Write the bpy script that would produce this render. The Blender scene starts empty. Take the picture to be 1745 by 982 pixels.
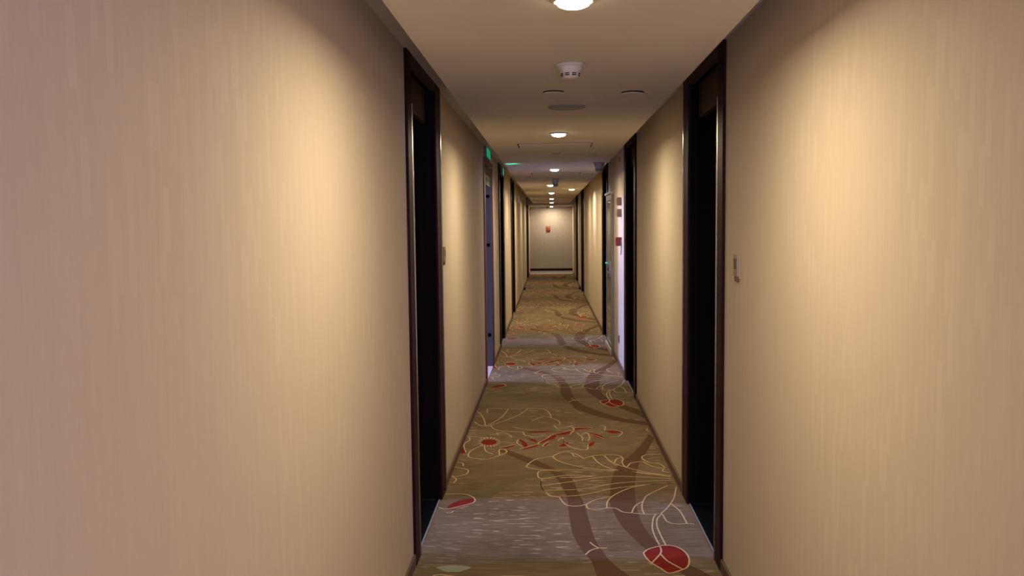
import bpy, bmesh, math, random
from mathutils import Matrix, Vector

C = bpy.context.scene.collection
scn = bpy.context.scene
PI = math.pi
random.seed(7)

# ------------------------------------------------------------------ camera, world, exposure
F_PX, PITCH, YAW, ROLL = 1450.0, 0.0734032, -0.0441208, -0.0112282
EYE = 1.6
fw = Vector((math.sin(YAW) * math.cos(PITCH), math.cos(YAW) * math.cos(PITCH), -math.sin(PITCH)))
rt0 = Vector((math.cos(YAW), -math.sin(YAW), 0))
up0 = rt0.cross(fw)
cr, sr = math.cos(ROLL), math.sin(ROLL)
rt, up = cr * rt0 + sr * up0, -sr * rt0 + cr * up0
cam_data = bpy.data.cameras.new('camera')
cam_data.sensor_width = 36.0
cam_data.lens = F_PX / 1745.0 * 36.0
cam_data.clip_start, cam_data.clip_end = 0.02, 200
cam = bpy.data.objects.new('camera', cam_data)
cam.matrix_world = Matrix(((rt.x, up.x, -fw.x, 0), (rt.y, up.y, -fw.y, 0), (rt.z, up.z, -fw.z, EYE), (0, 0, 0, 1)))
C.objects.link(cam)
scn.camera = cam
w = bpy.data.worlds.new('world'); scn.world = w; w.use_nodes = True
w.node_tree.nodes['Background'].inputs[0].default_value = (0.5, 0.62, 0.9, 1)
w.node_tree.nodes['Background'].inputs[1].default_value = 0.02
scn.view_settings.view_transform = 'Standard'
scn.view_settings.look = 'None'
scn.view_settings.gamma = 1.0
scn.view_settings.use_curve_mapping = False
scn.view_settings.exposure = 0.0

LAMP_W = 20.5                       # each ceiling downlight, watts
LAMP_COL = (1.0, 0.81, 0.54)
DAY_COL = (0.36, 0.41, 1.0)         # daylight as it looks beside the warm lamps
DAY_DOOR = 420.0
DAY_STAIR = 560.0
STAIR_COL = (0.33, 0.40, 1.0)
DAY_BACK = 44.0
BACK_COL = (0.58, 0.56, 1.0)

# ------------------------------------------------------------------ measures (metres)
XL, XR = -0.650, 0.787              # the two long walls
PL, PR = -0.454, 0.595              # edges of the dropped ceiling
ZC, ZP = 2.407, 2.22                # cove ceiling, dropped ceiling
Y0, YP, YC, YE = -2.6, 25.1, 27.9, 28.8   # back, end of dropped ceiling, end of carpet, end wall
WT = 0.15                           # wall thickness

# ------------------------------------------------------------------ material helpers
def mat(name, col=(0.5, 0.5, 0.5), rough=0.6, metal=0.0, spec=0.5, emit=None, estr=0.0):
    m = bpy.data.materials.new(name); m.use_nodes = True
    b = m.node_tree.nodes['Principled BSDF']
    b.inputs['Base Color'].default_value = (*col, 1)
    b.inputs['Roughness'].default_value = rough
    b.inputs['Metallic'].default_value = metal
    b.inputs['Specular IOR Level'].default_value = spec
    if emit:
        b.inputs['Emission Color'].default_value = (*emit, 1)
        b.inputs['Emission Strength'].default_value = estr
    return m

class NT:
    def __init__(s, m):
        s.t = m.node_tree; s.b = s.t.nodes['Principled BSDF']
    def n(s, kind, **kw):
        x = s.t.nodes.new(kind)
        for k, v in kw.items():
            if k in x.inputs: x.inputs[k].default_value = v
            else: setattr(x, k, v)
        return x
    def l(s, a, b): s.t.links.new(a, b)
    def coords(s, scale):
        g = s.n('ShaderNodeNewGeometry'); mp = s.n('ShaderNodeMapping')
        mp.inputs['Scale'].default_value = scale
        s.l(g.outputs['Position'], mp.inputs['Vector']); return mp.outputs['Vector']
    def noise(s, scale, sc=1.0, detail=3.0, rough=0.55):
        x = s.n('ShaderNodeTexNoise'); x.inputs['Scale'].default_value = sc
        x.inputs['Detail'].default_value = detail; x.inputs['Roughness'].default_value = rough
        s.l(s.coords(scale), x.inputs['Vector']); return x.outputs[0]
    def ramp(s, fac, stops):
        r = s.n('ShaderNodeValToRGB'); e = r.color_ramp.elements
        while len(e) < len(stops): e.new(0.5)
        for q, (p, c) in zip(e, stops): q.position = p; q.color = (*c, 1) if len(c) == 3 else c
        s.l(fac, r.inputs[0]); return r.outputs[0]
    def mix(s, fac, a, b, mode='MIX'):
        x = s.n('ShaderNodeMix', data_type='RGBA', blend_type=mode)
        for sock, v in ((x.inputs[0], fac), (x.inputs[6], a), (x.inputs[7], b)):
            if hasattr(v, 'links'): s.l(v, sock)
            elif isinstance(v, (int, float)): sock.default_value = v
            else: sock.default_value = (*v, 1)
        return x.outputs[2]
    def bump(s, h, strength, dist=0.01):
        x = s.n('ShaderNodeBump'); x.inputs['Strength'].default_value = strength; x.inputs['Distance'].default_value = dist
        s.l(h, x.inputs['Height']); s.l(x.outputs[0], s.b.inputs['Normal'])

# wallpaper: beige, fine vertical stringy relief
M = {}
m = M['paper'] = mat('wallpaper', rough=0.75, spec=0.25); t = NT(m)
v = t.noise((38, 38, 2.2), 1.0, 4, 0.6); fine = t.noise((260, 260, 26), 1.0, 2, 0.5); big = t.noise((1.1, 0.9, 0.9), 1.0, 2)
base = t.ramp(v, [(0.3, (0.56, 0.475, 0.365)), (0.7, (0.585, 0.50, 0.385))])
base = t.mix(0.06, base, t.ramp(fine, [(0.35, (0.40, 0.33, 0.25)), (0.65, (0.68, 0.58, 0.46))]))
base = t.mix(t.ramp(big, [(0.35, (0, 0, 0)), (0.7, (0.12, 0.12, 0.12))]), base, (0.50, 0.40, 0.30))
def mth(op, a, b=None):
    x = t.n('ShaderNodeMath'); x.operation = op
    for k, q in enumerate((a, b)):
        if q is None: continue
        if hasattr(q, 'links'): t.l(q, x.inputs[k])
        else: x.inputs[k].default_value = q
    return x.outputs[0]
def wnoise(dim, **kw):
    x = t.n('ShaderNodeTexWhiteNoise'); x.noise_dimensions = dim
    for k, q in kw.items(): t.l(q, x.inputs[k])
    return x.outputs['Value']
sep = t.n('ShaderNodeSeparateXYZ'); t.l(t.coords((1, 1, 1)), sep.inputs[0])
col = mth('FLOOR', mth('MULTIPLY', sep.outputs[1], 48.0))
row = mth('FLOOR', mth('ADD', mth('MULTIPLY', sep.outputs[2], 9.0), mth('MULTIPLY', wnoise('1D', W=col), 7.0)))
cv = t.n('ShaderNodeCombineXYZ'); t.l(col, cv.inputs[0]); t.l(row, cv.inputs[1])
dash = t.ramp(wnoise('2D', Vector=cv.outputs[0]), [(0.74, (0, 0, 0)), (0.78, (1, 1, 1))])
msk = t.ramp(t.noise((1.8, 1.8, 1.2), 1.0, 1, 0.5), [(0.42, (0, 0, 0)), (0.60, (1, 1, 1))])   # the woven slubs come in patches
dash = t.mix(1.0, dash, msk, 'MULTIPLY')
base = t.mix(t.mix(1.0, dash, (0.30, 0.30, 0.30), 'MULTIPLY'), base, (0.66, 0.57, 0.45))
t.l(base, t.b.inputs['Base Color'])
h = t.mix(0.5, v, dash); t.bump(h, 0.10, 0.002)

m = M['end_paper'] = mat('end_wallpaper', (0.36, 0.50, 0.45), 0.8, spec=0.2)
t = NT(m); t.l(t.ramp(t.noise((20, 20, 20), 1, 3), [(0.3, (0.33, 0.30, 0.305)), (0.7, (0.41, 0.365, 0.315))]), t.b.inputs['Base Color'])
m = M['ceil'] = mat('ceiling_paint', (0.60, 0.55, 0.49), 0.85, spec=0.15)
t = NT(m); t.l(t.ramp(t.noise((1.6, 1.6, 1.6), 1, 3), [(0.3, (0.56, 0.52, 0.44)), (0.7, (0.62, 0.575, 0.49))]), t.b.inputs['Base Color'])
t.bump(t.noise((220, 220, 220), 1, 2), 0.05, 0.002)

# carpet ground and inlaid figures
def carpet(name, stops, dash_col, dash_amt, streak=1.0):
    m = mat(name, rough=0.95, spec=0.08); t = NT(m)
    st = t.noise((5.0, 95, 1), 1.0, 3, 0.6)
    lo = t.noise((1.3, 2.1, 1), 1.0, 2, 0.5)
    gr = t.noise((420, 420, 420), 1.0, 2, 0.6)
    c = t.ramp(t.mix(0.35, st, lo), stops)
    d = t.ramp(t.noise((9, 46, 1), 1.0, 1.5, 0.5), [(0.60, (0, 0, 0)), (0.66, (1, 1, 1))])
    dm = t.ramp(t.noise((1.7, 1.5, 1), 1.0, 1, 0.5), [(0.45, (0, 0, 0)), (0.58, (dash_amt,) * 3)])
    c = t.mix(t.mix(1.0, d, dm, 'MULTIPLY'), c, dash_col)
    c = t.mix(0.22, c, t.ramp(gr, [(0.3, (0.04, 0.03, 0.02)), (0.7, (0.55, 0.46, 0.36))]), 'OVERLAY')
    t.l(c, t.b.inputs['Base Color']); t.bump(gr, 0.5, 0.004)
    return m
M['carpet'] = carpet('carpet_ground', [(0.34, (0.118, 0.082, 0.044)), (0.47, (0.195, 0.142, 0.082)), (0.56, (0.238, 0.178, 0.110)), (0.68, (0.28, 0.217, 0.145))], (0.56, 0.46, 0.34), 0.75)
M['band'] = carpet('carpet_brown_ribbon', [(0.35, (0.115, 0.062, 0.035)), (0.65, (0.155, 0.090, 0.052))], (0.2, 0.12, 0.07), 0.1)
M['olive'] = carpet('carpet_olive_ribbon', [(0.35, (0.155, 0.120, 0.062)), (0.65, (0.205, 0.165, 0.092))], (0.3, 0.25, 0.15), 0.2)
M['red'] = carpet('carpet_red_petal', [(0.35, (0.15, 0.010, 0.016)), (0.65, (0.30, 0.034, 0.014))], (0.45, 0.10, 0.04), 0.3)
M['cream'] = carpet('carpet_cream_outline', [(0.35, (0.62, 0.49, 0.26)), (0.65, (0.70, 0.57, 0.34))], (0.65, 0.55, 0.4), 0.1)
M['mint'] = carpet('pale_green_patch', [(0.35, (0.30, 0.34, 0.25)), (0.65, (0.36, 0.40, 0.31))], (0.4, 0.42, 0.3), 0.1)  # pale green patch, laid on one repeat alone

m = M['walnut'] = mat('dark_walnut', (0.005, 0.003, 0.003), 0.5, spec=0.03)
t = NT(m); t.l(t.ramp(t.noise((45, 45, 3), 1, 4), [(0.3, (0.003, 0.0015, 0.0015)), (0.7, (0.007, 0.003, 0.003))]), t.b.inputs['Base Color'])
m = M['mahogany'] = mat('dark_red_casing', (0.03, 0.010, 0.009), 0.45, spec=0.06)
t = NT(m); t.l(t.ramp(t.noise((60, 60, 4), 1, 4), [(0.3, (0.012, 0.003, 0.003)), (0.7, (0.026, 0.006, 0.005))]), t.b.inputs['Base Color'])
m = M['transom'] = mat('brown_transom_panel', (0.035, 0.022, 0.014), 0.5, spec=0.06)
t = NT(m); t.l(t.ramp(t.noise((50, 50, 5), 1, 4), [(0.3, (0.065, 0.043, 0.027)), (0.7, (0.085, 0.058, 0.037))]), t.b.inputs['Base Color'])
M['skirt'] = mat('brown_skirting', (0.135, 0.082, 0.055), 0.6, spec=0.3)
M['skirt_dark'] = mat('dark_red_skirting', (0.028, 0.006, 0.006), 0.6, spec=0.08)
M['steel'] = mat('brushed_steel', (0.33, 0.30, 0.27), 0.2, metal=1.0)
M['redtrim'] = mat('red_steel_trim', (0.15, 0.014, 0.018), 0.4)
M['bluesteel'] = mat('grey_blue_steel', (0.10, 0.10, 0.108), 0.5, spec=0.15)
M['black'] = mat('black_rubber', (0.003, 0.003, 0.004), 0.8, spec=0.02)
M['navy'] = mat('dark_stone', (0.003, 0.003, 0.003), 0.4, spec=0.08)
M['tile'] = mat('white_tile', (0.62, 0.62, 0.62), 0.35)
M['greytile'] = mat('grey_tile', (0.40, 0.38, 0.37), 0.45)
M['white'] = mat('white_plastic', (0.53, 0.49, 0.43), 0.45)
M['grey'] = mat('grey_grille', (0.27, 0.255, 0.225), 0.7)
t = NT(M['grey']); t.bump(t.noise((500, 500, 500), 1, 1), 0.4, 0.002)
M['slot'] = mat('dark_slot', (0.012, 0.010, 0.009), 0.8)
M['beige'] = mat('beige_plastic', (0.30, 0.25, 0.17), 0.5)
M['pale_strip'] = mat('pale_metal_strip', (0.22, 0.22, 0.22), 0.45, spec=0.3)
M['ivory'] = mat('ivory_plastic', (0.44, 0.36, 0.26), 0.5)  # ivory plastic, paler than the beige front
M['display'] = mat('dark_olive_display', (0.075, 0.062, 0.035), 0.3)
M['bell_brown'] = mat('brown_button', (0.14, 0.06, 0.03), 0.4)
M['bronze'] = mat('brown_gold_plate', (0.30, 0.19, 0.085), 0.45)
M['red'].use_fake_user = True
M['callred'] = mat('red_plastic', (0.28, 0.006, 0.010), 0.4)
M['endred'] = mat('rust_red_plastic', (0.28, 0.05, 0.03), 0.45)
M['cable'] = mat('grey_cable', (0.20, 0.19, 0.19), 0.6)
M['bluegrey'] = mat('blue_grey_plastic', (0.34, 0.345, 0.35), 0.5)
M['cab_back'] = mat('dim_cabinet_back', (0.14, 0.135, 0.10), 0.6)
M['alu'] = mat('grey_green_aluminium', (0.20, 0.20, 0.165), 0.4, metal=0.4)
M['socket'] = mat('grey_socket', (0.16, 0.16, 0.17), 0.5)
M['hose'] = mat('dark_hose', (0.035, 0.032, 0.03), 0.7)
M['glow'] = mat('lit_lamp_dome', (0.8, 0.8, 0.8), 0.4, emit=(1.0, 0.86, 0.62), estr=28.0)
M['led'] = mat('green_led', (0.0, 0.1, 0.08), 0.4, emit=(0.05, 1.0, 0.65), estr=1.0)
M['exit'] = mat('green_lit_sign', (0.0, 0.2, 0.1), 0.4, emit=(0.01, 0.42, 0.19), estr=0.5)
M['exit_dim'] = mat('dim_green_glass', (0.01, 0.06, 0.045), 0.3, emit=(0.01, 0.3, 0.2), estr=0.10)
M['green_reflection'] = mat('glass_painted_reflection', (0.03, 0.14, 0.075), 0.15)  # green reflection on the glass, painted into its base colour
M['exit_line'] = mat('pale_lit_sign_bar', (0.5, 0.6, 0.5), 0.4, emit=(0.15, 0.9, 0.5), estr=0.7)
def pane_mat(name, s, c=DAY_COL):
    return mat(name, (0.5, 0.55, 0.6), 0.5, emit=c, estr=s)
M['day_door'] = pane_mat('daylit_frosted_glass', DAY_DOOR)
M['day_stair'] = pane_mat('daylit_stair_glass', DAY_STAIR, STAIR_COL)
M['day_back'] = pane_mat('daylit_lobby_glass', DAY_BACK, BACK_COL)
m = M['glass'] = mat('cabinet_glass', (0.75, 0.8, 0.75), 0.08, spec=0.5)
m.node_tree.nodes['Principled BSDF'].inputs['Transmission Weight'].default_value = 0.9

# ------------------------------------------------------------------ mesh helpers
class MB:
    """Collects shapes, then links them as ONE mesh object."""
    def __init__(s): s.bm = bmesh.new(); s.mats = []
    def mi(s, m):
        if m not in s.mats: s.mats.append(m)
        return s.mats.index(m)
    def box(s, x0, x1, y0, y1, z0, z1, m, bev=0.0):
        r = bmesh.ops.create_cube(s.bm, size=1.0)
        vs = r['verts']
        for v in vs: v.co = Vector(((x0 + x1) / 2 + v.co.x * abs(x1 - x0), (y0 + y1) / 2 + v.co.y * abs(y1 - y0), (z0 + z1) / 2 + v.co.z * abs(z1 - z0)))
        fs = {f for v in vs for f in v.link_faces}
        i = s.mi(m)
        for f in fs: f.material_index = i
        if bev > 0:
            es = list({e for v in vs for e in v.link_edges})
            g = bmesh.ops.bevel(s.bm, geom=es, offset=bev, segments=2, profile=0.6, affect='EDGES')
            for f in g['faces']: f.material_index = i
        return s
    def lathe(s, prof, m, seg=40, cx=0, cy=0, cz=0, axis='z', smooth=True):
        """prof: (radius, height) pairs; closed at radius 0."""
        i = s.mi(m); rings = []
        def P(r, a, hh):
            a1, a2 = r * math.cos(a), r * math.sin(a)
            if axis == 'z': return Vector((cx + a1, cy + a2, cz + hh))
            if axis == 'x': return Vector((cx + hh, cy + a1, cz + a2))
            return Vector((cx + a1, cy + hh, cz + a2))
        for r, hh in prof:
            if r < 1e-6: rings.append([s.bm.verts.new(P(0, 0, hh))])
            else: rings.append([s.bm.verts.new(P(r, 2 * PI * k / seg, hh)) for k in range(seg)])
        for a, b in zip(rings, rings[1:]):
            for k in range(seg):
                q = (k + 1) % seg
                if len(a) == 1 and len(b) == 1: continue
                if len(a) == 1: f = s.bm.faces.new((a[0], b[k], b[q]))
                elif len(b) == 1: f = s.bm.faces.new((a[k], b[0], a[q]))
                else: f = s.bm.faces.new((a[k], b[k], b[q], a[q]))
                f.material_index = i; f.smooth = smooth
        return s
    def tube(s, pts, r, m, seg=10):
        i = s.mi(m); pts = [Vector(p) for p in pts]; rings = []
        for k, p in enumerate(pts):
            d = (pts[min(k + 1, len(pts) - 1)] - pts[max(k - 1, 0)]).normalized()
            a = d.cross(Vector((0.31, 0.22, 0.93))).normalized(); b = d.cross(a)
            rings.append([s.bm.verts.new(p + r * (math.cos(2 * PI * j / seg) * a + math.sin(2 * PI * j / seg) * b)) for j in range(seg)])
        for a, b in zip(rings, rings[1:]):
            for j in range(seg):
                f = s.bm.faces.new((a[j], a[(j + 1) % seg], b[(j + 1) % seg], b[j])); f.material_index = i; f.smooth = True
        for rg in (rings[0], rings[-1]):
            s.bm.faces.new(rg).material_index = i
        return s
    def poly(s, pts, m):
        f = s.bm.faces.new([s.bm.verts.new(Vector(p)) for p in pts]); f.material_index = s.mi(m); return s
    def build(s, name, parent=None, recalc=True):
        if recalc: bmesh.ops.recalc_face_normals(s.bm, faces=s.bm.faces[:])
        me = bpy.data.meshes.new(name); s.bm.to_mesh(me); s.bm.free()
        for m in s.mats: me.materials.append(m)
        o = bpy.data.objects.new(name, me); C.objects.link(o)
        if parent: o.parent = parent; o.matrix_parent_inverse = Matrix.Translation(-parent.location)
        return o

def tag(o, label, cat, group=None, kind=None):
    o['label'] = label; o['category'] = cat
    if group: o['group'] = group
    if kind: o['kind'] = kind
    return o
def empty(name, loc, label, cat, group=None, kind=None):
    o = bpy.data.objects.new(name, None); o.location = loc; o.empty_display_size = 0.1
    C.objects.link(o); return tag(o, label, cat, group, kind)
def dup(root, loc, label, group=None):
    r = root.copy(); C.objects.link(r); r.location = loc; r['label'] = label
    if group: r['group'] = group
    for ch in list(root.children):
        c = ch.copy(); C.objects.link(c); c.parent = r; c.matrix_parent_inverse = ch.matrix_parent_inverse.copy()
        for g in list(ch.children):
            d = g.copy(); C.objects.link(d); d.parent = c
    return r

# carpet figure, one repeat, as floor coordinates
BANDS = [([(-0.377,5.952),(-0.232,5.741),(-0.097,5.562),(-0.008,5.443),(0.056,5.188),(0.088,4.956),(0.096,4.853),(0.099,4.58),(0.111,4.31),(0.149,4.093),(0.194,3.938),(0.218,3.75),(0.398,3.456),(0.571,3.273),(0.778,3.133)],[(-0.304,5.973),(-0.172,5.797),(-0.058,5.65),(0.05,5.46),(0.132,5.281),(0.163,4.985),(0.183,4.854),(0.204,4.525),(0.219,4.261),(0.253,4.071),(0.293,3.919),(0.43,3.648),(0.582,3.409),(0.794,3.263)]),([(0.747,6.424),(0.614,5.994),(0.506,5.725),(0.429,5.512),(0.374,5.221),(0.35,4.958),(0.335,4.888),(0.348,4.641),(0.378,4.418),(0.426,4.239),(0.465,4.109),(0.533,3.965),(0.61,3.79),(0.737,3.501),(0.793,3.343)],[(0.778,6.311),(0.682,5.954),(0.607,5.689),(0.557,5.446),(0.515,5.161),(0.491,4.878),(0.483,4.763),(0.483,4.528),(0.5,4.341),(0.541,4.157),(0.603,3.988),(0.68,3.87),(0.761,3.726),(0.797,3.568)])]
OLIVE = [([(-0.085,5.409),(-0.27,5.263),(-0.352,5.095),(-0.405,4.952),(-0.446,4.816)],[(-0.065,5.376),(-0.212,5.217),(-0.287,5.067),(-0.341,4.925),(-0.375,4.79)])]
REDS = [[(0.447,4.063),(0.474,4.109),(0.522,4.145),(0.568,4.164),(0.618,4.146),(0.651,4.077),(0.656,3.989),(0.636,3.903),(0.601,3.861),(0.538,3.824),(0.505,3.88),(0.471,3.943),(0.453,4.007)],[(-0.512,6.189),(-0.499,6.245),(-0.462,6.267),(-0.422,6.25),(-0.401,6.189),(-0.414,6.125),(-0.451,6.108),(-0.491,6.129)],[(-0.191,6.5),(-0.099,6.524),(0.027,6.533),(-0.099,6.476)],[(-0.082,6.184),(-0.063,6.267),(-0.022,6.311),(-0.027,6.223),(-0.068,6.167)],[(-0.024,6.298),(0.004,6.411),(0.038,6.402),(0.031,6.298),(-0.008,6.258)],[(0.022,6.425),(0.073,6.495),(0.146,6.523),(0.14,6.434),(0.06,6.402)],[(0.156,6.547),(0.203,6.639),(0.331,6.639),(0.236,6.585)],[(0.424,6.551),(0.476,6.551),(0.551,6.489),(0.469,6.456)],[(0.275,6.466),(0.333,6.447),(0.385,6.378),(0.399,6.293),(0.359,6.315),(0.308,6.397)],[(-0.053,6.108),(-0.016,6.202),(-0.022,6.125),(-0.047,6.075)],[(0.058,6.058),(0.101,6.159),(0.127,6.172),(0.11,6.075)],[(0.261,6.034),(0.288,6.159),(0.322,6.197),(0.309,6.108)],[(-0.242,6.271),(-0.194,6.21),(-0.167,6.091),(-0.2,6.046),(-0.211,6.159)],[(-0.166,6.311),(-0.118,6.254),(-0.102,6.189),(-0.139,6.215)],[(-0.224,5.989),(-0.158,6.058),(-0.096,6.129),(-0.104,6.066),(-0.177,5.993)],[(-0.37,6.021),(-0.308,6.058),(-0.253,6.133),(-0.286,6.05),(-0.348,6.009)],[(-0.451,5.74),(-0.386,5.801),(-0.415,5.744)],[(-0.658,5.96),(-0.649,6.025),(-0.621,6.029),(-0.6,5.893),(-0.647,5.889)],[(-0.589,4.703),(-0.579,4.775),(-0.528,4.855),(-0.451,4.883),(-0.451,4.829),(-0.499,4.745),(-0.563,4.703)]]
LINES = [[(0.447,4.063),(0.474,4.109),(0.522,4.145),(0.568,4.164),(0.618,4.146),(0.651,4.077),(0.656,3.989),(0.636,3.903),(0.601,3.861),(0.538,3.824),(0.505,3.88),(0.471,3.943),(0.453,4.007),(0.447,4.063)],[(0.539,4.145),(0.531,4.064),(0.476,3.947)],[(0.528,4.057),(0.55,3.965),(0.606,3.868)],[(0.538,4.168),(0.529,4.316),(0.536,4.446),(0.567,4.6),(0.602,4.629)],[(0.569,4.169),(0.561,4.316),(0.56,4.447),(0.578,4.557),(0.611,4.623)],[(-0.058,5.233),(-0.062,5.123),(-0.018,4.951),(0.044,4.911)],[(0.048,4.918),(0.064,4.837),(0.094,4.765),(0.154,4.753),(0.201,4.785)],[(0.201,4.785),(0.262,4.871),(0.359,4.927)],[(0.201,4.785),(0.208,4.714),(0.262,4.694),(0.314,4.724)],[(0.314,4.724),(0.327,4.84),(0.383,4.971),(0.502,5.11),(0.674,5.182),(0.752,5.194)],[(0.314,4.724),(0.364,4.716),(0.398,4.656),(0.446,4.642)],[(0.446,4.642),(0.478,4.763),(0.526,4.832)],[(0.513,4.622),(0.512,4.732),(0.533,4.851),(0.571,4.956),(0.66,5.076),(0.711,5.136)],[(0.446,4.642),(0.523,4.62),(0.602,4.629)],[(0.601,4.623),(0.656,4.734),(0.713,4.891),(0.743,5.025),(0.761,5.111)],[(0.684,4.796),(0.716,4.674),(0.724,4.476)],[(0.613,4.621),(0.624,4.502),(0.666,4.47),(0.724,4.476),(0.762,4.468)],[(0.164,4.036),(0.193,4.093),(0.234,4.122),(0.273,4.122)],[(0.194,4.2),(0.213,4.152),(0.234,4.122)],[(-0.165,5.544),(-0.138,5.65),(-0.089,5.741),(0.012,5.798)],[(0.012,5.798),(0.065,5.894),(0.117,5.914),(0.178,5.856),(0.225,5.742)],[(0.147,5.875),(0.166,5.798),(0.191,5.798)],[(0.225,5.742),(0.3,5.818),(0.404,5.845),(0.473,5.818),(0.492,5.743),(0.478,5.634),(0.499,5.54),(0.537,5.635),(0.61,5.671)],[(0.422,5.616),(0.452,5.743),(0.494,5.762)],[(0.012,5.798),(0.052,5.687),(0.169,5.563),(0.302,5.495),(0.49,5.445),(0.758,5.317)],[(0.288,5.799),(0.328,5.616),(0.417,5.478),(0.582,5.413),(0.76,5.333)],[(0.371,5.818),(0.41,5.652),(0.498,5.53),(0.63,5.413),(0.763,5.349)],[(-0.165,5.537),(-0.066,5.476),(0.108,5.477),(0.415,5.461)],[(-0.084,5.344),(-0.08,5.426),(-0.037,5.459),(0.059,5.443)],[(-0.084,5.344),(-0.055,5.28),(0.105,5.351),(0.264,5.33),(0.057,5.297)],[(-0.055,5.28),(-0.063,5.157),(-0.044,5.04),(0.0,4.941),(0.078,4.923)],[(-0.063,5.127),(0.102,5.204),(0.386,5.33),(0.754,5.285)],[(-0.035,5.04),(0.189,5.07),(0.422,5.191),(0.768,5.254)],[(0.052,4.923),(0.184,4.957),(0.367,5.072),(0.554,5.147),(0.76,5.199)],[(0.763,5.857),(0.659,5.837),(0.623,5.762),(0.658,5.653),(0.722,5.618),(0.75,5.531)],[(0.62,5.671),(0.675,5.548),(0.748,5.514)],[(0.762,5.414),(0.724,5.446),(0.736,5.497)],[(0.758,6.613),(0.746,6.541),(0.764,6.517)],[(-0.633,7.234),(-0.583,7.09),(-0.541,6.872),(-0.524,6.716)],[(-0.522,6.691),(-0.465,6.819),(-0.404,7.033),(-0.368,7.321)],[(-0.482,6.716),(-0.349,6.924),(-0.258,7.116),(-0.2,7.32)],[(-0.539,7.175),(-0.539,7.352),(-0.368,7.321),(-0.188,7.349),(-0.058,7.318),(-0.007,7.143),(0.005,6.976)],[(0.011,6.976),(-0.057,7.031),(-0.152,6.87)],[(0.005,6.976),(0.065,6.869),(0.076,6.765)],[(-0.624,6.846),(-0.565,6.717),(-0.48,6.691)],[(-0.482,6.716),(-0.412,6.544),(-0.214,6.495)],[(-0.301,6.665),(-0.217,6.591),(-0.135,6.567)],[(0.028,6.714),(0.063,6.615),(0.169,6.689)],[(-0.418,6.449),(-0.362,6.472),(-0.313,6.402),(-0.293,6.334)],[(-0.493,6.095),(-0.567,5.952),(-0.573,5.796),(-0.507,5.74),(-0.444,5.722),(-0.349,5.835),(-0.311,5.913),(-0.337,5.993),(-0.367,5.972),(-0.359,5.835)],[(-0.481,6.074),(-0.46,5.932),(-0.402,5.854)],[(-0.619,6.334),(-0.605,6.245),(-0.636,6.116),(-0.598,5.893)],[(-0.466,6.403),(-0.405,6.426),(-0.419,6.463)],[(0.093,6.334),(0.101,6.159),(0.172,6.013),(0.255,5.973),(0.272,6.117)],[(0.241,6.424),(0.277,6.471),(0.293,6.333),(0.277,6.223)],[(0.198,6.471),(0.238,6.333),(0.233,6.223)],[(-0.214,6.51),(-0.188,6.379),(-0.08,6.325)],[(-0.24,6.267),(-0.247,6.159),(-0.2,6.054)],[(-0.094,6.116),(-0.082,6.184),(-0.024,6.311),(0.026,6.425),(0.156,6.547),(0.203,6.639),(0.331,6.639)],[(0.424,6.551),(0.476,6.551),(0.551,6.489),(0.506,6.356),(0.449,6.342)],[(0.394,6.713),(0.432,6.663),(0.419,6.556)],[(0.275,6.466),(0.399,6.293)],[(0.053,6.223),(0.081,6.311),(0.101,6.159)],[(-0.056,6.066),(-0.053,6.108),(-0.016,6.202)],[(-0.224,5.989),(-0.158,6.058),(-0.096,6.129)],[(-0.37,6.021),(-0.253,6.133)],[(0.169,6.664),(0.183,6.566),(0.145,6.425)],[(-0.67,5.648),(-0.598,5.63),(-0.586,5.559)],[(-0.648,5.542),(-0.548,5.473),(-0.548,5.374),(-0.605,5.325),(-0.637,5.34)],[(-0.635,5.324),(-0.598,5.261),(-0.608,5.184)],[(-0.632,4.964),(-0.521,4.965),(-0.463,4.91),(-0.444,4.842),(-0.469,4.789),(-0.587,4.698),(-0.641,4.723)],[(-0.588,4.636),(-0.563,4.631),(-0.549,4.661)],[(-0.394,6.189),(-0.372,6.189)],[(-0.396,6.156),(-0.374,6.139)],[(-0.405,6.128),(-0.386,6.096)],[(-0.42,6.108),(-0.406,6.064)],[(-0.439,6.097),(-0.431,6.048)],[(-0.46,6.097),(-0.46,6.048)],[(-0.48,6.108),(-0.488,6.064)],[(-0.498,6.128),(-0.512,6.096)],[(-0.511,6.156),(-0.53,6.139)],[(-0.517,6.189),(-0.539,6.189)],[(-0.516,6.221),(-0.538,6.239)],[(-0.507,6.25),(-0.527,6.284)],[(-0.493,6.272),(-0.507,6.318)],[(-0.473,6.283),(-0.481,6.336)],[(-0.451,6.283),(-0.451,6.336)],[(-0.43,6.272),(-0.422,6.318)],[(-0.412,6.25),(-0.397,6.284)],[(-0.4,6.221),(-0.38,6.239)]]

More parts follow.
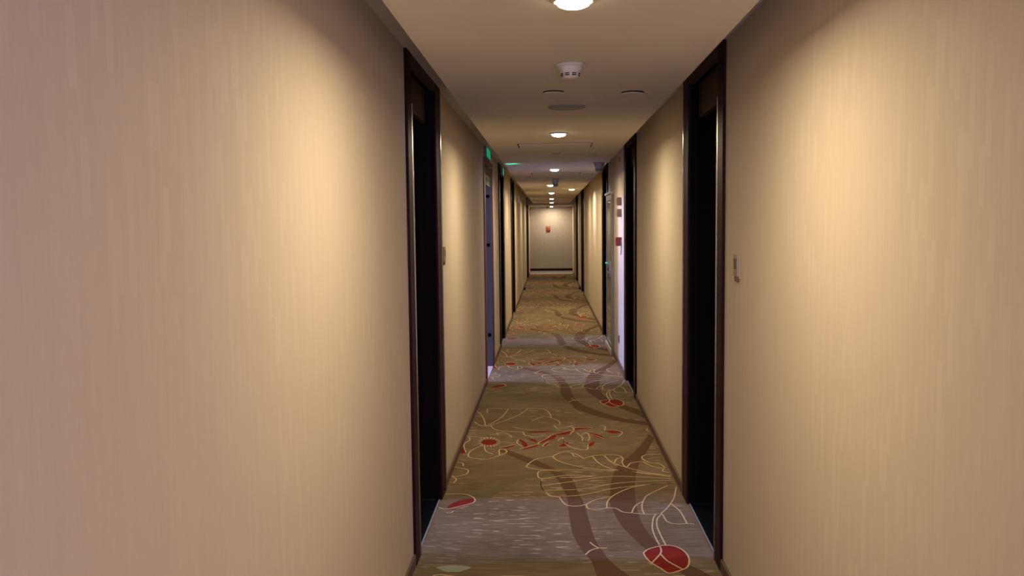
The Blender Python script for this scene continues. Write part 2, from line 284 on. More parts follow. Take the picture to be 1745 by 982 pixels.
# ------------------------------------------------------------------ door schedule: side, casing y0..y1, opening y0..y1
# (a daylit one opens on a room with a window, a shut one holds its leaf)
DOORS = [
    ('left', 3.885, 5.035, 4.02, 4.86, 'day', 'open doorway near the camera on the left, dark red casing with steel strips'),
    ('right', 3.850, 4.955, 3.99, 4.80, 'day', 'open doorway near the camera on the right, beside the wall doorbell'),
    ('right', 7.700, 8.810, 7.82, 8.66, 'shut', 'second dark doorway on the right, just before the red call point'),
    ('left', 11.000, 12.150, 11.13, 11.99, 'day', 'third doorway on the left, just beyond the blue grey stair opening'),
    ('right', 11.360, 12.480, 11.49, 12.32, 'day', 'third dark doorway on the right, just behind the glass hydrant cabinet'),
    ('left', 14.550, 15.800, 14.69, 15.60, 'shut', 'fourth doorway on the left, dark casing before the striped far wall'),
    ('right', 19.250, 20.650, 19.39, 20.45, 'shut', 'far right doorway, the taller dark strip left of the bright streaked wall'),
    ('right', 23.150, 24.500, 23.29, 24.30, 'shut', 'farthest doorway on the right, close to the end wall'),
    ('left', 24.650, 26.400, 24.80, 26.20, 'shut', 'farthest doorway on the left, dark strip beside the end wall'),
]
STAIR = (8.48, 9.76, 8.64, 9.60, 2.29)     # casing y0, y1, opening y0, y1, top
def X(side, u):                            # u metres into the wall from its face
    return XL - u if side == 'left' else XR + u
def ubox(mb, side, u0, u1, y0, y1, z0, z1, m, bev=0.0):
    a, b = sorted((X(side, u0), X(side, u1))); return mb.box(a, b, y0, y1, z0, z1, m, bev)

# ------------------------------------------------------------------ shell
for side in ('left', 'right'):
    mb = MB(); gaps = [(d[3] - 0.03, d[4] + 0.03, ZC) for d in DOORS if d[0] == side]
    if side == 'left': gaps.append((STAIR[2] - 0.03, STAIR[3] + 0.03, STAIR[4] - 0.03))
    gaps.sort(); y = Y0
    for a, b, zt in gaps:
        ubox(mb, side, 0, WT, y, a, 0, ZC, M['paper'])
        if zt < ZC - 0.01: ubox(mb, side, 0, WT, a, b, zt, ZC, M['paper'])
        y = b
    ubox(mb, side, 0, WT, y, YE, 0, ZC, M['paper'])
    tag(mb.build('wall_' + side), 'long beige wallpapered corridor wall on the ' + side, 'wall', kind='structure')
    mb = MB(); y = Y0
    cuts = sorted([(d[1], d[2]) for d in DOORS if d[0] == side] + ([(STAIR[0], STAIR[1])] if side == 'left' else [(10.38, 11.30)]))
    for a, b in cuts:
        if a > y: ubox(mb, side, -0.012, 0, y, a, 0, 0.058, M['skirt'], 0.003)
        y = b
    if y < YC: ubox(mb, side, -0.012, 0, y, YC, 0, 0.058, M['skirt'], 0.003)
    tag(mb.build('baseboard_' + side), 'low brown skirting along the %s wall' % side, 'baseboard', kind='structure')

tag(MB().box(XL - WT, XR + WT, YE, YE + WT, 0, ZC, M['end_paper']).build('wall_end'), 'pale grey wall closing the far end of the corridor', 'wall', kind='structure')
mb = MB()
mb.box(XL - WT, XR + WT, Y0 - WT, Y0, 0, 0.5, M['paper']); mb.box(XL - WT, XR + WT, Y0 - WT, Y0, 2.15, ZC, M['paper'])
mb.box(XL - WT, 0.13, Y0 - WT, Y0, 0.5, 2.15, M['paper']); mb.box(0.75, XR + WT, Y0 - WT, Y0, 0.5, 2.15, M['paper'])
tag(mb.build('wall_back'), 'beige wall with a window behind the viewpoint', 'wall', kind='structure')
mb = MB().box(XL, XR, YE - 0.012, YE, 0.055, 0.135, M['skirt_dark'], 0.003)
tag(mb.build('baseboard_end'), 'dark red skirting across the end wall', 'baseboard', kind='structure')
tag(MB().box(XL, XR, YE - 0.010, YE, 0.0, 0.055, M['greytile']).build('trim_1'), 'pale tile strip under the dark end skirting', 'trim', kind='structure')

tag(MB().box(XL - WT, XR + WT, Y0 - WT, YE + WT, ZC, ZC + 0.1, M['ceil']).build('ceiling'), 'upper ceiling seen in the cove beside the left wall', 'ceiling', kind='structure')
mb = MB().box(PL, PR, Y0, YP, ZP, ZC, M['ceil'], 0.004)
tag(mb.build('ceiling_dropped'), 'long dropped ceiling carrying the downlights', 'ceiling', kind='structure')
tag(MB().box(XL, XR, YP + 0.18, YE, ZP - 0.005, ZC, M['ceil']).build('ceiling_end'), 'grey lower ceiling strip in front of the end wall', 'ceiling', kind='structure')

# ------------------------------------------------------------------ floor: carpet ground with inlaid figures
REP = 3.57
def cr_spline(p, n=5, closed=False):
    if len(p) < 3: return [Vector(q) for q in p]
    P = [Vector(q) for q in p]; out = []
    k = len(P); rng = range(k if closed else k - 1)
    for i in rng:
        a, b, c, d = (P[(i - 1) % k], P[i], P[(i + 1) % k], P[(i + 2) % k]) if closed else (P[max(i - 1, 0)], P[i], P[i + 1], P[min(i + 2, k - 1)])
        for j in range(n):
            u = j / n
            out.append(0.5 * ((2 * b) + (c - a) * u + (2 * a - 5 * b + 4 * c - d) * u * u + (3 * b - a - 3 * c + d) * u ** 3))
    if not closed: out.append(P[-1])
    return out
def resample(p, n):
    p = cr_spline(p, 6); L = [0]
    for a, b in zip(p, p[1:]): L.append(L[-1] + (b - a).length)
    out = []; j = 0
    for i in range(n):
        s_ = L[-1] * i / (n - 1)
        while j < len(L) - 2 and L[j + 1] < s_: j += 1
        f = (s_ - L[j]) / max(L[j + 1] - L[j], 1e-9); out.append(p[j].lerp(p[j + 1], min(max(f, 0), 1)))
    return out
def clampx(v): return Vector((min(max(v.x, XL + 0.001), XR - 0.001), v.y))
fl = MB()
ci = fl.mi(M['carpet'])
fl.box(XL - WT, XR + WT, Y0 - WT, YC, -0.08, 0.0, M['carpet'])
def strip(le, ri, z, m, dy):
    i = fl.mi(m)
    A = [fl.bm.verts.new((*(clampx(v) + Vector((0, dy))), z)) for v in le]
    B = [fl.bm.verts.new((*(clampx(v) + Vector((0, dy))), z)) for v in ri]
    for k in range(len(A) - 1):
        f = fl.bm.faces.new((A[k], A[k + 1], B[k + 1], B[k])); f.material_index = i
bands = [(resample(a, 40), resample(b, 40), 'band') for a, b in BANDS] + [(resample(a, 16), resample(b, 16), 'olive') for a, b in OLIVE]
reds = [cr_spline(p, 4, True) for p in REDS]
lines = []
for p in LINES:
    q = cr_spline(p, 5); le, ri = [], []
    for k, v in enumerate(q):
        d = (q[min(k + 1, len(q) - 1)] - q[max(k - 1, 0)])
        d = d.normalized() if d.length > 1e-9 else Vector((1, 0)); nrm = Vector((-d.y, d.x)) * 0.0040
        le.append(v + nrm); ri.append(v - nrm)
    lines.append((le, ri))
mint = [Vector((-0.46 + 0.075 * math.cos(a) * (1 + 0.2 * math.sin(3 * a)), 3.86 + 0.04 * math.sin(a))) for a in [2 * PI * k / 20 for k in range(20)]]
for k in range(-2, 7):
    dy = k * REP
    for a, b, mm in bands:
        if max(v.y for v in a + b) + dy < YC and min(v.y for v in a + b) + dy > Y0: strip(a, b, 0.0006 if mm == 'band' else 0.0004, M[mm], dy)
    for p, mm, z in [(p, 'red', 0.0010) for p in reds] + ([(mint, 'mint', 0.0005)] if k == 0 else []):
        if max(v.y for v in p) + dy < YC: fl.poly([(*(clampx(v) + Vector((0, dy))), z) for v in p], M[mm])
    for a, b in lines:
        if max(v.y for v in a) + dy < YC: strip(a, b, 0.0014, M['cream'], dy)
for f in fl.bm.faces:
    f.normal_update()
    if f.normal.z < 0 and f.calc_center_median().z > 0.0001: f.normal_flip()
tag(fl.build('floor', recalc=False), 'tan patterned hotel carpet with brown ribbons and red lotus petals', 'carpet', kind='structure')
tag(MB().box(XL - WT, XR + WT, YC, YE + WT, -0.08, 0.0, M['greytile']).build('floor_end'), 'grey tiled strip of floor at the end wall', 'floor', kind='structure')

# ------------------------------------------------------------------ doorways
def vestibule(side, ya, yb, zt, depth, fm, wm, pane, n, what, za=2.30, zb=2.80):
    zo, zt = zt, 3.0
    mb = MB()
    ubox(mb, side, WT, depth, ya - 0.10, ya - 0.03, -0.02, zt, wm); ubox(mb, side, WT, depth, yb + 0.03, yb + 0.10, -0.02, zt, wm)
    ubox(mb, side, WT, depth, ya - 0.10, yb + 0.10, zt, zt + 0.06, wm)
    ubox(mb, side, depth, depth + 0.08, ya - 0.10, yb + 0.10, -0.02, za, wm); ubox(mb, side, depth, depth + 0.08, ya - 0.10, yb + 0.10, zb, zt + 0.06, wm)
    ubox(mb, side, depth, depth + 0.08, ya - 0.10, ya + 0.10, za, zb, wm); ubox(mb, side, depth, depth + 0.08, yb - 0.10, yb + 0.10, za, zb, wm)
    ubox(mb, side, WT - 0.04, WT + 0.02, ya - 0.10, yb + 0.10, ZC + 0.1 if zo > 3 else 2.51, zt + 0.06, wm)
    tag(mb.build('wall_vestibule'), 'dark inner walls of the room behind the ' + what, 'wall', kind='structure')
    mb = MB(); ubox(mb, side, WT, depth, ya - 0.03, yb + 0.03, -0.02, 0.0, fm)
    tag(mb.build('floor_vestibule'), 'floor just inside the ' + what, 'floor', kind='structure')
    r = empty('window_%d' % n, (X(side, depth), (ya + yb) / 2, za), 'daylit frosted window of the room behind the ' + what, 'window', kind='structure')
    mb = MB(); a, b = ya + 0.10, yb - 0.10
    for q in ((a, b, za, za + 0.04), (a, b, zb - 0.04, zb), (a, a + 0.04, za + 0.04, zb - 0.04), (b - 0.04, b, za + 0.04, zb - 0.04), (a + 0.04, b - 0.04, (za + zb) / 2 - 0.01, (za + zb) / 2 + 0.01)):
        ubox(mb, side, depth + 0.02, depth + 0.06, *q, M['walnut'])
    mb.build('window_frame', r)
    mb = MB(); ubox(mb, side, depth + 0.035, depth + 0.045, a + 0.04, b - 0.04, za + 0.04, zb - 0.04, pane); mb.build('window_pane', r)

def handle(parent, side, y, u, m):
    mb = MB(); s_ = -1
    ubox(mb, side, u - 0.008, u, y - 0.022, y + 0.022, 0.93, 1.15, m, 0.004)
    ubox(mb, side, u - 0.05, u - 0.006, y - 0.009, y + 0.009, 1.05, 1.068, m, 0.003)
    ubox(mb, side, u - 0.055, u - 0.038, y - 0.009, y + 0.12, 1.05, 1.068, m, 0.004)
    mb.build('door_handle', parent)

for n, (side, c0, c1, a, b, kind, label) in enumerate(DOORS, 1):
    r = empty('door_%d' % n, (X(side, 0), (c0 + c1) / 2, 0), label, 'doorway', kind='structure')
    mb = MB()                                               # flat casing boards proud of the wall
    ubox(mb, side, -0.014, 0, c0, a - 0.022, 0, ZC, M['mahogany'], 0.003); ubox(mb, side, -0.014, 0, b, c1, 0, ZC, M['mahogany'], 0.003)
    ubox(mb, side, -0.012, 0.03, a - 0.020, b + 0.002, ZP + 0.146, ZC, M['transom'])
    mb.build('casing', r)
    for y0, y1 in ((a - 0.016, a),):          # polished edging at the opening
        mb = MB(); ubox(mb, side, -0.017, 0.003, y0, y1, 0, 2.18 if y1 <= a + 1e-6 else ZP + 0.146, M['steel'], 0.006); mb.build('edge_strip', r)
    mb = MB(); ubox(mb, side, -0.018, -0.001, c1 - 0.002, c1 + 0.012, 0, ZC, M['steel'], 0.005); mb.build('edge_strip', r)
    mb = MB()
    ubox(mb, side, 0.003, WT, a - 0.03, a - 0.001, 0, ZP + 0.146, M['walnut']); ubox(mb, side, 0.0, WT, b, b + 0.03, 0, ZP + 0.146, M['walnut'])
    ubox(mb, side, 0.02, WT, a - 0.03, b + 0.03, ZP + 0.146, ZC, M['walnut'])
    mb.build('jamb', r)
    mb = MB(); ubox(mb, side, 0.045, 0.075, a, b, 2.185, ZP + 0.146, M['transom'], 0.002)
    ubox(mb, side, 0.075, WT, a, b, 2.185, ZP + 0.146, M['walnut']); mb.build('transom_panel', r)
    mb = MB(); ubox(mb, side, 0.0, 0.008, a, b, -0.005, 0.004, M['pale_strip'], 0.001); mb.build('threshold_strip', r)
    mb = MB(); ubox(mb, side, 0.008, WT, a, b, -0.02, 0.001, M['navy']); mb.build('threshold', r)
    if kind == 'day':
        ubx = MB(); ubox(ubx, side, WT, WT + 0.80, a + 0.002, a + 0.042, 0.01, 2.17, M['walnut'], 0.004); leaf = ubx.build('door_leaf', r)
        mb = MB(); p, q = sorted((X(side, WT + 0.72), X(side, WT + 0.74))); mb.box(p, q, a + 0.042, a + 0.10, 1.05, 1.07, M['steel'], 0.003)
        p, q = sorted((X(side, WT + 0.60), X(side, WT + 0.74))); mb.box(p, q, a + 0.09, a + 0.105, 1.05, 1.07, M['steel'], 0.003)
        mb.build('door_handle', leaf)
        mb = MB(); ubox(mb, side, 0.03, WT + 0.6, b - 0.004, b, 0.0, 0.006, M['steel']); mb.build('floor_trim', r)
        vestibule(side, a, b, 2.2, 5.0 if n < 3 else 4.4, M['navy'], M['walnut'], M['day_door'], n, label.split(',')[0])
    else:
        mb = MB(); ubox(mb, side, 0.105, 0.145, a, b, 0.006, 2.185, M['walnut'])
        for z0, z1 in ((0.16, 0.95), (1.20, 2.05)):
            ubox(mb, side, 0.095, 0.106, a + 0.12, b - 0.12, z0, z1, M['walnut'], 0.004)
        leaf = mb.build('door_leaf', r); handle(leaf, side, a + 0.07, 0.105, M['steel'])
        mb = MB(); ubox(mb, side, WT, WT + 0.04, a - 0.05, b + 0.05, 0, ZC, M['walnut']); tag(mb.build('wall_backing'), 'dark board behind the ' + label.split(',')[0], 'wall', kind='structure')

# stair opening on the left: red trim, grey blue steel reveal with three round black buffers
c0, c1, a, b, zt = STAIR
r = empty('door_10', (XL, (c0 + c1) / 2, 0), 'stair opening on the left with red trim and grey blue steel reveal', 'doorway', kind='structure')
mb = MB(); side = 'left'
ubox(mb, side, -0.014, 0, c0, a - 0.03, 0, zt, M['redtrim'], 0.003); ubox(mb, side, -0.014, 0, b + 0.03, c1, 0, zt, M['redtrim'], 0.003)
ubox(mb, side, -0.014, 0, a - 0.03, b + 0.03, zt - 0.05, zt, M['redtrim'], 0.003)
mb.build('casing', r)
mb = MB(); ubox(mb, side, 0.0, 0.03, a, b, 2.13, zt - 0.05, M['transom'], 0.003); mb.build('transom_panel', r)
mb = MB(); ubox(mb, side, -0.004, 0.03, a, b, 2.108, 2.13, M['steel'], 0.003); mb.build('edge_strip', r)
mb = MB(); ubox(mb, side, 0.004, 0.012, a, b, 2.03, 2.108, M['green_reflection']); mb.build('glass_strip', r)
mb = MB(); ubox(mb, side, -0.003, WT, b, b + 0.03, 0.02, zt - 0.05, M['bluesteel'], 0.002); ubox(mb, side, 0, WT, a - 0.03, a, 0.0, zt - 0.05, M['bluesteel'], 0.002)
ubox(mb, side, 0.03, WT, a, b, 2.10, zt - 0.03, M['bluesteel'])
jb = mb.build('steel_reveal', r)
mb = MB(); ubox(mb, side, -0.003, WT, b - 0.004, b + 0.03, 0.0, 0.02, M['redtrim']); mb.build('foot_strip', r)
for z in (1.93, 1.383, 0.36):
    mb = MB().lathe([(0.0, -0.012), (0.017, -0.010), (0.021, -0.004), (0.021, 0.0)], M['black'], 20, XL - 0.036, b, z, axis='y'); mb.build('round_buffer', jb)
mb = MB(); ubox(mb, side, 0.0, WT, a, b, -0.02, 0.002, M['tile']); mb.build('threshold', r)
vestibule('left', a, b, 2.2, 4.4, M['tile'], M['bluesteel'], M['day_stair'], 10, 'stair opening', 2.25, 2.80)

# window at the near end, behind the viewpoint
r = empty('window_11', (0.44, Y0, 0.5), 'daylit lobby window behind the viewpoint', 'window', kind='structure')
mb = MB()
for q in ((0.13, 0.75, 0.5, 0.55), (0.13, 0.75, 2.10, 2.15), (0.13, 0.18, 0.55, 2.10), (0.70, 0.75, 0.55, 2.10), (0.42, 0.46, 0.55, 2.10)):
    mb.box(q[0], q[1], Y0 - 0.10, Y0 - 0.03, q[2], q[3], M['walnut'])
mb.build('window_frame', r)
for x0, x1 in ((0.18, 0.42), (0.46, 0.70)):
    MB().box(x0, x1, Y0 - 0.07, Y0 - 0.06, 0.55, 2.10, M['day_back']).build('window_pane', r)

# ------------------------------------------------------------------ downlights
def downlight(x, y, label, z=ZP, sc=1.0):
    r = empty('downlight', (x, y, z), label, 'ceiling light', 'downlights along the corridor ceiling')
    MB().lathe([(0.0, 0.0), (0.062, 0.0), (0.062, -0.004), (0.056, -0.009), (0.050, -0.009), (0.048, -0.003), (0.0, -0.003)], M['white'], 40, x, y, z).build('trim_ring', r)
    MB().lathe([(0.047, -0.004), (0.047, -0.010), (0.043, -0.017), (0.032, -0.022), (0.016, -0.025), (0.0, -0.026)], M['glow'], 40, x, y, z).build('lamp_dome', r)
    ld = bpy.data.lights.new('lamp_beam', 'AREA'); ld.shape = 'DISK'; ld.size = 0.07; ld.energy = LAMP_W * sc; ld.color = LAMP_COL; ld.spread = math.radians(176)
    lo = bpy.data.objects.new('lamp_beam', ld); lo.location = (0, 0, -0.029); C.objects.link(lo); lo.parent = r
    return r
for x, y, lab in [
    (0.072, -1.05, 'round lit ceiling downlight behind the viewpoint'),
    (0.072, 2.40, 'nearest round lit downlight, cut by the top edge of the photo'),
    (0.071, 5.831, 'second round lit downlight, between the round speaker and the access panel'),
    (0.067, 9.518, 'third round lit downlight, level with the blue grey cone on the ceiling'),
    (0.028, 13.23, 'fourth downlight, half hidden behind the hanging grey cone'),
    (0.396, 14.841, 'downlight set off to the right of the row, near the right wall'),
    (0.056, 16.466, 'fifth downlight of the middle row, just beyond the hanging grey cone'),
    (0.067, 20.107, 'sixth downlight of the middle row, far along the ceiling'),
    (0.078, 23.484, 'small far downlight just before the dropped ceiling ends')]:
    downlight(x, y, lab)
downlight(0.092, 28.3, 'last downlight, close to the end wall above the red box', ZP - 0.005, 1.0)

# ------------------------------------------------------------------ ceiling fittings
def detector(x, y, label, m, sc=1.0, hh=1.0):
    r = empty('smoke_detector', (x, y, ZP), label, 'smoke detector', 'cone shaped detectors on the ceiling')
    MB().lathe([(0, 0), (0.055 * sc, 0), (0.056 * sc, -0.006), (0.052 * sc, -0.010), (0, -0.010)], m, 40, x, y, ZP).build('base', r)
    MB().lathe([(0.0, -0.008), (0.046 * sc, -0.009), (0.044 * sc, -0.018 * hh), (0.036 * sc, -0.040 * hh), (0.032 * sc, -0.058 * hh), (0.028 * sc, -0.066 * hh), (0.0, -0.068 * hh)], m, 40, x, y, ZP).build('housing', r)
    mb = MB()
    for k in range(8):
        t0 = 2 * PI * (k + 0.17) / 8; t1 = 2 * PI * (k + 0.83) / 8
        for z0, z1 in ((-0.045, -0.050), (-0.053, -0.058)):
            ra, rb = [(0.0372 - (abs(z) - 0.040) * 0.22) * sc for z in (z0, z1)]
            N = 5
            A = [mb.bm.verts.new((x + ra * math.cos(t0 + (t1 - t0) * j / N), y + ra * math.sin(t0 + (t1 - t0) * j / N), ZP + z0 * hh)) for j in range(N + 1)]
            B = [mb.bm.verts.new((x + rb * math.cos(t0 + (t1 - t0) * j / N), y + rb * math.sin(t0 + (t1 - t0) * j / N), ZP + z1 * hh)) for j in range(N + 1)]
            for j in range(N): mb.bm.faces.new((A[j], A[j + 1], B[j + 1], B[j])).material_index = mb.mi(M['slot'])
    mb.build('vent_slots', r)
detector(0.088, 3.36, 'white smoke detector with dark vent slots, nearest on the ceiling', M['white'], 1.05, 0.80)
detector(0.507, 8.62, 'blue grey cone detector near the right wall, level with the third downlight', M['bluegrey'], 1.15, 1.45)
detector(0.090, 11.45, 'grey hanging cone detector in front of the fourth downlight', M['bluegrey'], 1.0, 1.7)

def plate(x, y, rad, label, drop=0.008, tilt=0.05):
    r = empty('sprinkler_cover', (x, y, ZP), label, 'sprinkler cover', 'flat sprinkler covers on the ceiling')
    MB().lathe([(0, 0), (rad, 0), (rad, -0.0012), (0, -0.0012)], M['slot'], 32, x, y - 0.6 * rad * min(1, drop / 0.008), ZP).build('gap_shade_disc', r)  # flat dark disc set forward, painting the shaded gap as a crescent
    MB().lathe([(0, 0), (rad, 0.0), (rad, -0.003), (rad * 0.9, -0.004), (0, -0.004)], M['ceil'], 32, x, y + 0.1 * rad, ZP).build('cover_disc', r)
plate(0.026, 4.06, 0.050, 'left hand one of the two nearest sprinkler covers, behind the smoke detector')
plate(0.399, 4.12, 0.054, 'right hand one of the two nearest sprinkler covers, closer to the right wall')
plate(0.069, 7.49, 0.034, 'small dark sprinkler cover between the two access panels')
plate(0.394, 7.68, 0.036, 'faint pale sprinkler cover right of the dark small one', 0.004, 0.0)
plate(-0.249, 11.06, 0.040, 'small dark sprinkler cover on the left, beyond the second access panel')
plate(-0.016, 12.16, 0.038, 'dark sprinkler cover at the left of the hanging grey cone')
plate(0.175, 13.46, 0.045, 'dark sprinkler cover at the right of the hanging grey cone')

r = empty('ceiling_speaker', (0.100, 4.545, ZP), 'round grey ceiling speaker grille in front of the second downlight', 'speaker')
MB().lathe([(0, 0), (0.098, 0), (0.098, -0.004), (0.092, -0.006), (0.090, -0.003), (0, -0.003)], M['grey'], 48, 0.100, 4.545, ZP).build('rim', r)
MB().lathe([(0.0895, -0.003), (0.085, -0.0055), (0, -0.007)], M['grey'], 48, 0.100, 4.545, ZP).build('grille', r)

def hatch(x0, x1, y0, y1, label, sag=0.006):
    r = empty('access_panel', ((x0 + x1) / 2, (y0 + y1) / 2, ZP), label, 'access panel', 'ceiling access panels')
    mb = MB(); g = 0.012
    for q in ((x0, x1, y0, y0 + g), (x0, x1, y1 - g, y1), (x0, x0 + g, y0 + g, y1 - g), (x1 - g, x1, y0 + g, y1 - g)):
        mb.box(*q, ZP - 0.001, ZP + 0.0, M['slot'])
    mb.build('shadow_gap', r)
    MB().box(x0 + g, x1 - g, y0 + g, y1 - g, ZP - sag, ZP, M['ceil'], 0.001).build('panel', r)
hatch(-0.238, 0.340, 6.54, 6.90, 'rectangular ceiling access panel just beyond the second downlight')
hatch(-0.208, 0.385, 10.19, 10.62, 'second rectangular access panel, beyond the third downlight')

# ------------------------------------------------------------------ wall fittings
def doorbell(side, y, z, label):
    r = empty('doorbell', (X(side, 0), y, z), label, 'doorbell', 'doorbells beside the doors')
    mb = MB(); ubox(mb, side, -0.004, 0, y - 0.043, y + 0.043, z - 0.050, z + 0.046, M['ivory'], 0.003); mb.build('back_plate', r)
    mb = MB(); ubox(mb, side, -0.012, -0.0035, y - 0.036, y + 0.038, z - 0.040, z + 0.050, M['beige'], 0.003); f = mb.build('front_unit', r)
    mb = MB(); ubox(mb, side, -0.0130, -0.0115, y - 0.018, y + 0.028, z - 0.010, z + 0.034, M['display'], 0.0008); mb.build('display', f)
    for q in (z - 0.014, z + 0.035):
        mb = MB(); ubox(mb, side, -0.0128, -0.0115, y - 0.022, y + 0.030, q, q + 0.003, M['ivory']); mb.build('display_rim', f)
    mb = MB(); ubox(mb, side, -0.011, -0.002, y - 0.026, y + 0.024, z - 0.062, z - 0.040, M['bell_brown'], 0.003); mb.build('push_button', r)
doorbell('right', 3.585, 1.418, 'beige doorbell unit with dark display on the near right wall')
doorbell('left', 5.20, 1.425, 'beige doorbell unit just beyond the near left doorway')

# exit sign above the stair opening
r = empty('exit_sign', (XL, 8.92, 2.31), 'green lit exit sign flat on the left wall above the stair opening', 'exit sign')
mb = MB(); ubox(mb, 'left', -0.028, 0, 8.62, 9.18, 2.296, 2.398, M['cable'], 0.003); mb.build('housing', r)
mb = MB(); ubox(mb, 'left', -0.031, -0.027, 8.63, 9.17, 2.302, 2.392, M['exit']); mb.build('lit_face', r)
sp = bpy.data.lights.new('added_leak_spot', 'SPOT'); sp.energy = 160.0; sp.color = (0.02, 1.0, 0.42); sp.spot_size = math.radians(7); sp.spot_blend = 0.35; sp.shadow_soft_size = 0.004  # added spot that throws the green streak along the dropped ceiling
so = bpy.data.objects.new('added_leak_spot', sp); so.parent = r; so.location = (0.085, -0.27, -0.125)
so.rotation_euler = Vector((0.30, 0.0, 0.055)).to_track_quat('-Z', 'Y').to_euler(); C.objects.link(so)
# made-up arm below the sign, added to carry the streak spot
mb = MB().box(XL, XL + 0.078, 8.640, 8.660, 2.180, 2.190, M['cable'], 0.002); mb.build('added_spot_arm', r)
r = empty('exit_sign', (XL, 11.55, 2.31), 'thin green lit sign on the head of the third left doorway', 'exit sign')
mb = MB(); ubox(mb, 'left', -0.034, -0.014, 11.30, 11.72, 2.270, 2.385, M['cable'], 0.003); mb.build('housing', r)
mb = MB(); ubox(mb, 'left', -0.038, -0.033, 11.31, 11.71, 2.276, 2.378, M['exit_dim']); mb.build('lit_face', r)
mb = MB(); ubox(mb, 'left', -0.0395, -0.0375, 11.60, 11.66, 2.285, 2.370, M['exit_line']); mb.build('lit_bar', r)

# hydrant cabinet on the right wall
r = empty('hydrant_cabinet', (XR, 10.84, 0), 'tall glass fronted fire hydrant cabinet on the right wall', 'fire cabinet')
a, b, zt = 10.40, 11.28, 1.97
mb = MB()
for q in ((a, b, 0.0, 0.12), (a, b, zt - 0.07, zt), (a, a + 0.10, 0.12, zt - 0.07), (b - 0.10, b, 0.12, zt - 0.07)): ubox(mb, 'right', -0.035, 0, *q, M['alu'], 0.004)
mb.build('frame', r)
mb = MB(); ubox(mb, 'right', -0.004, 0, a + 0.10, b - 0.10, 0.12, zt - 0.07, M['cab_back']); mb.build('back_panel', r)
mb = MB(); ubox(mb, 'right', -0.030, -0.026, a + 0.10, b - 0.10, 0.12, zt - 0.07, M['glass']); g = mb.build('glass_door', r)
mb = MB(); ubox(mb, 'right', -0.046, -0.030, a + 0.13, a + 0.15, 0.95, 1.15, M['steel'], 0.004); mb.build('door_handle', g)
mb = MB().tube([(XR - 0.012, b - 0.20, 1.62), (XR - 0.013, b - 0.22, 1.4), (XR - 0.014, b - 0.30, 1.15), (XR - 0.013, b - 0.38, 0.95), (XR - 0.012, b - 0.42, 0.75)], 0.009, M['hose']); mb.build('hose', r)
mb = MB(); ubox(mb, 'right', -0.048, -0.034, b - 0.062, b - 0.038, 1.085, 1.105, M['led'], 0.004); mb.build('alarm_light', r)
mb = MB(); ubox(mb, 'right', -0.055, 0, a + 0.02, b - 0.02, zt, zt + 0.03, M['white'], 0.004); mb.build('top_ledge', r)
mb = MB(); ubox(mb, 'right', -0.050, -0.034, a - 0.01, b, 0.0, 0.07, M['white'], 0.004); mb.build('kick_plate', r)

# call point, plates and socket on the bright right wall
r = empty('fire_call_point', (XR, 9.34, 1.41), 'red fire call point on the bright right wall', 'call point')
mb = MB(); ubox(mb, 'right', -0.062, 0, 9.28, 9.40, 1.365, 1.46, M['callred'], 0.006); mb.build('housing', r)
mb = MB(); ubox(mb, 'right', -0.065, -0.061, 9.31, 9.37, 1.385, 1.44, M['endred'], 0.003); mb.build('press_panel', r)
mb = MB().tube([(XR - 0.008, 9.27, 1.43), (XR - 0.010, 9.26, 1.38), (XR - 0.009, 9.265, 1.32), (XR - 0.012, 9.27, 1.27)], 0.004, M['cable']); mb.build('wire', r)
for z, lab in ((1.848, 'upper of two small brown plates on the bright right wall'), (1.722, 'lower of two small brown plates, above the red call point')):
    r = empty('wall_plate', (XR, 9.345, z), lab, 'wall plate', 'brown plates on the right wall')
    mb = MB(); ubox(mb, 'right', -0.050, 0, 9.29, 9.40, z - 0.044, z + 0.044, M['bronze'], 0.006); mb.build('body', r)
    mb = MB(); ubox(mb, 'right', -0.053, -0.049, 9.31, 9.38, z - 0.028, z + 0.028, M['bell_brown'], 0.003); mb.build('face', r)
r = empty('wall_fitting', (XR, 9.45, 2.305), 'small brown round fitting high on the bright right wall', 'wall fitting')
MB().lathe([(0, 0), (0.03, 0), (0.03, -0.016), (0.024, -0.022), (0, -0.024)], M['bronze'], 24, XR, 9.45, 2.305, axis='x').build('body', r)
def socket(side, y, z, label, m):
    r = empty('wall_socket', (X(side, 0), y, z), label, 'socket', 'wall sockets near the floor')
    mb = MB(); ubox(mb, side, -0.012, 0, y - 0.05, y + 0.05, z - 0.045, z + 0.045, m, 0.004); mb.build('plate', r)
    for dy in (-0.018, 0.018):
        mb = MB(); ubox(mb, side, -0.0135, -0.0115, y + dy - 0.004, y + dy + 0.004, z - 0.012, z + 0.012, M['slot']); mb.build('pin_hole', r)
socket('right', 9.64, 0.30, 'dark grey socket low on the bright right wall', M['socket'])
socket('left', 18.0, 0.33, 'pale grey socket low on the far left wall', M['bluegrey'])
r = empty('emergency_light', (XL, 17.7, 2.14), 'small white emergency light box high on the far left wall', 'emergency light')
mb = MB(); ubox(mb, 'left', -0.05, 0, 17.6, 17.8, 2.06, 2.21, M['white'], 0.006); mb.build('body', r)
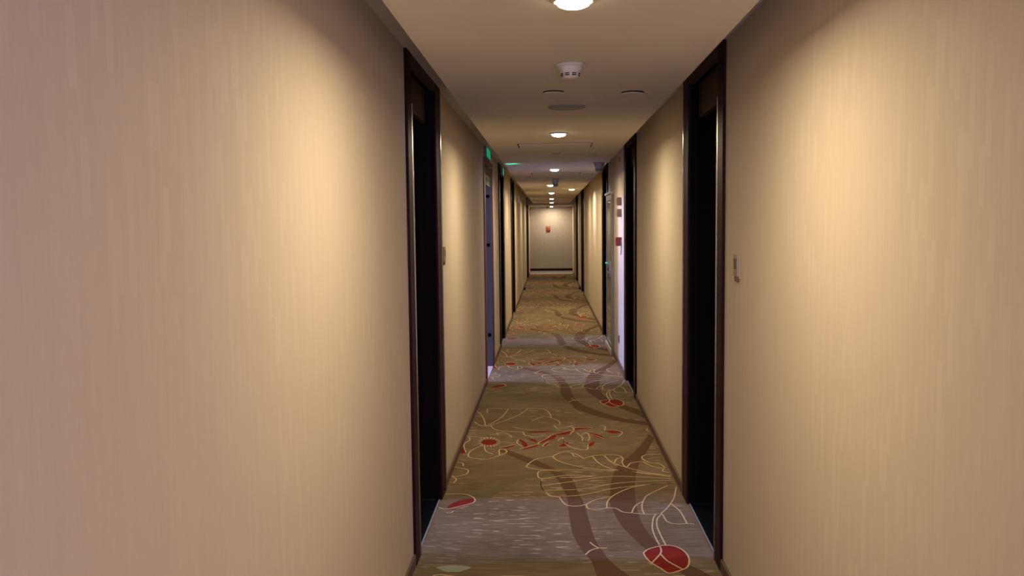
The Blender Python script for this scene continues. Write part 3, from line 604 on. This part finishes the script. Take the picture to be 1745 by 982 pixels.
mb = MB(); ubox(mb, 'left', -0.054, -0.049, 17.62, 17.78, 2.09, 2.18, M['ivory'], 0.003); mb.build('lens', r)
r = empty('wall_bracket', (XL, 20.0, 2.25), 'small slanted white bracket above the white box on the far left wall', 'bracket')
mb = MB().tube([(XL, 19.7, 2.22), (XL + 0.04, 19.9, 2.25), (XL + 0.085, 20.1, 2.28)], 0.016, M['white']); mb.build('arm', r)
for side, y, lab in (('left', 21.1, 'dark red door stop on the floor by the left wall'), ('right', 21.1, 'dark red door stop on the floor by the right wall')):
    r = empty('door_stop', (X(side, -0.04), y, 0), lab, 'door stop', 'door stops on the carpet')
    mb = MB(); ubox(mb, side, -0.055, -0.013, y - 0.06, y + 0.06, 0.0, 0.05, M['skirt_dark'], 0.006); mb.build('block', r)
    mb = MB(); ubox(mb, side, -0.048, -0.020, y - 0.05, y + 0.05, 0.049, 0.062, M['black'], 0.004); mb.build('rubber_cap', r)

# end wall: red box, conduit
r = empty('alarm_box', (-0.02, YE, 1.49), 'small rust red box on the end wall', 'alarm box')
MB().box(-0.085, 0.045, YE - 0.05, YE, 1.42, 1.565, M['endred'], 0.006).build('housing', r)
MB().box(-0.070, 0.030, YE - 0.054, YE - 0.049, 1.515, 1.535, M['ivory'], 0.002).build('label_strip', r)
pts = [(XR - 0.02, YE - 0.02, ZP - 0.035)] + [(XL + 0.14, YE - 0.02, ZP - 0.035)] + [(XL + 0.14 - 0.1 * math.sin(t), YE - 0.02, ZP - 0.135 + 0.1 * math.cos(t)) for t in (0.4, 0.8, 1.2, PI / 2)] + [(XL + 0.04, YE - 0.02, ZP - 0.30)]
tag(MB().tube(pts, 0.014, M['white'], 10).build('conduit'), 'pale conduit along the top of the end wall, bending down at left', 'conduit')
r = empty('sprinkler', (-0.05, 27.7, ZP - 0.005), 'small brown sprinkler head hanging before the end wall', 'sprinkler')
MB().lathe([(0, 0), (0.016, 0), (0.016, -0.06), (0.010, -0.07), (0.010, -0.10), (0.022, -0.105), (0.022, -0.112), (0, -0.112)], M['bronze'], 16, -0.05, 27.7, ZP - 0.005).build('body', r)
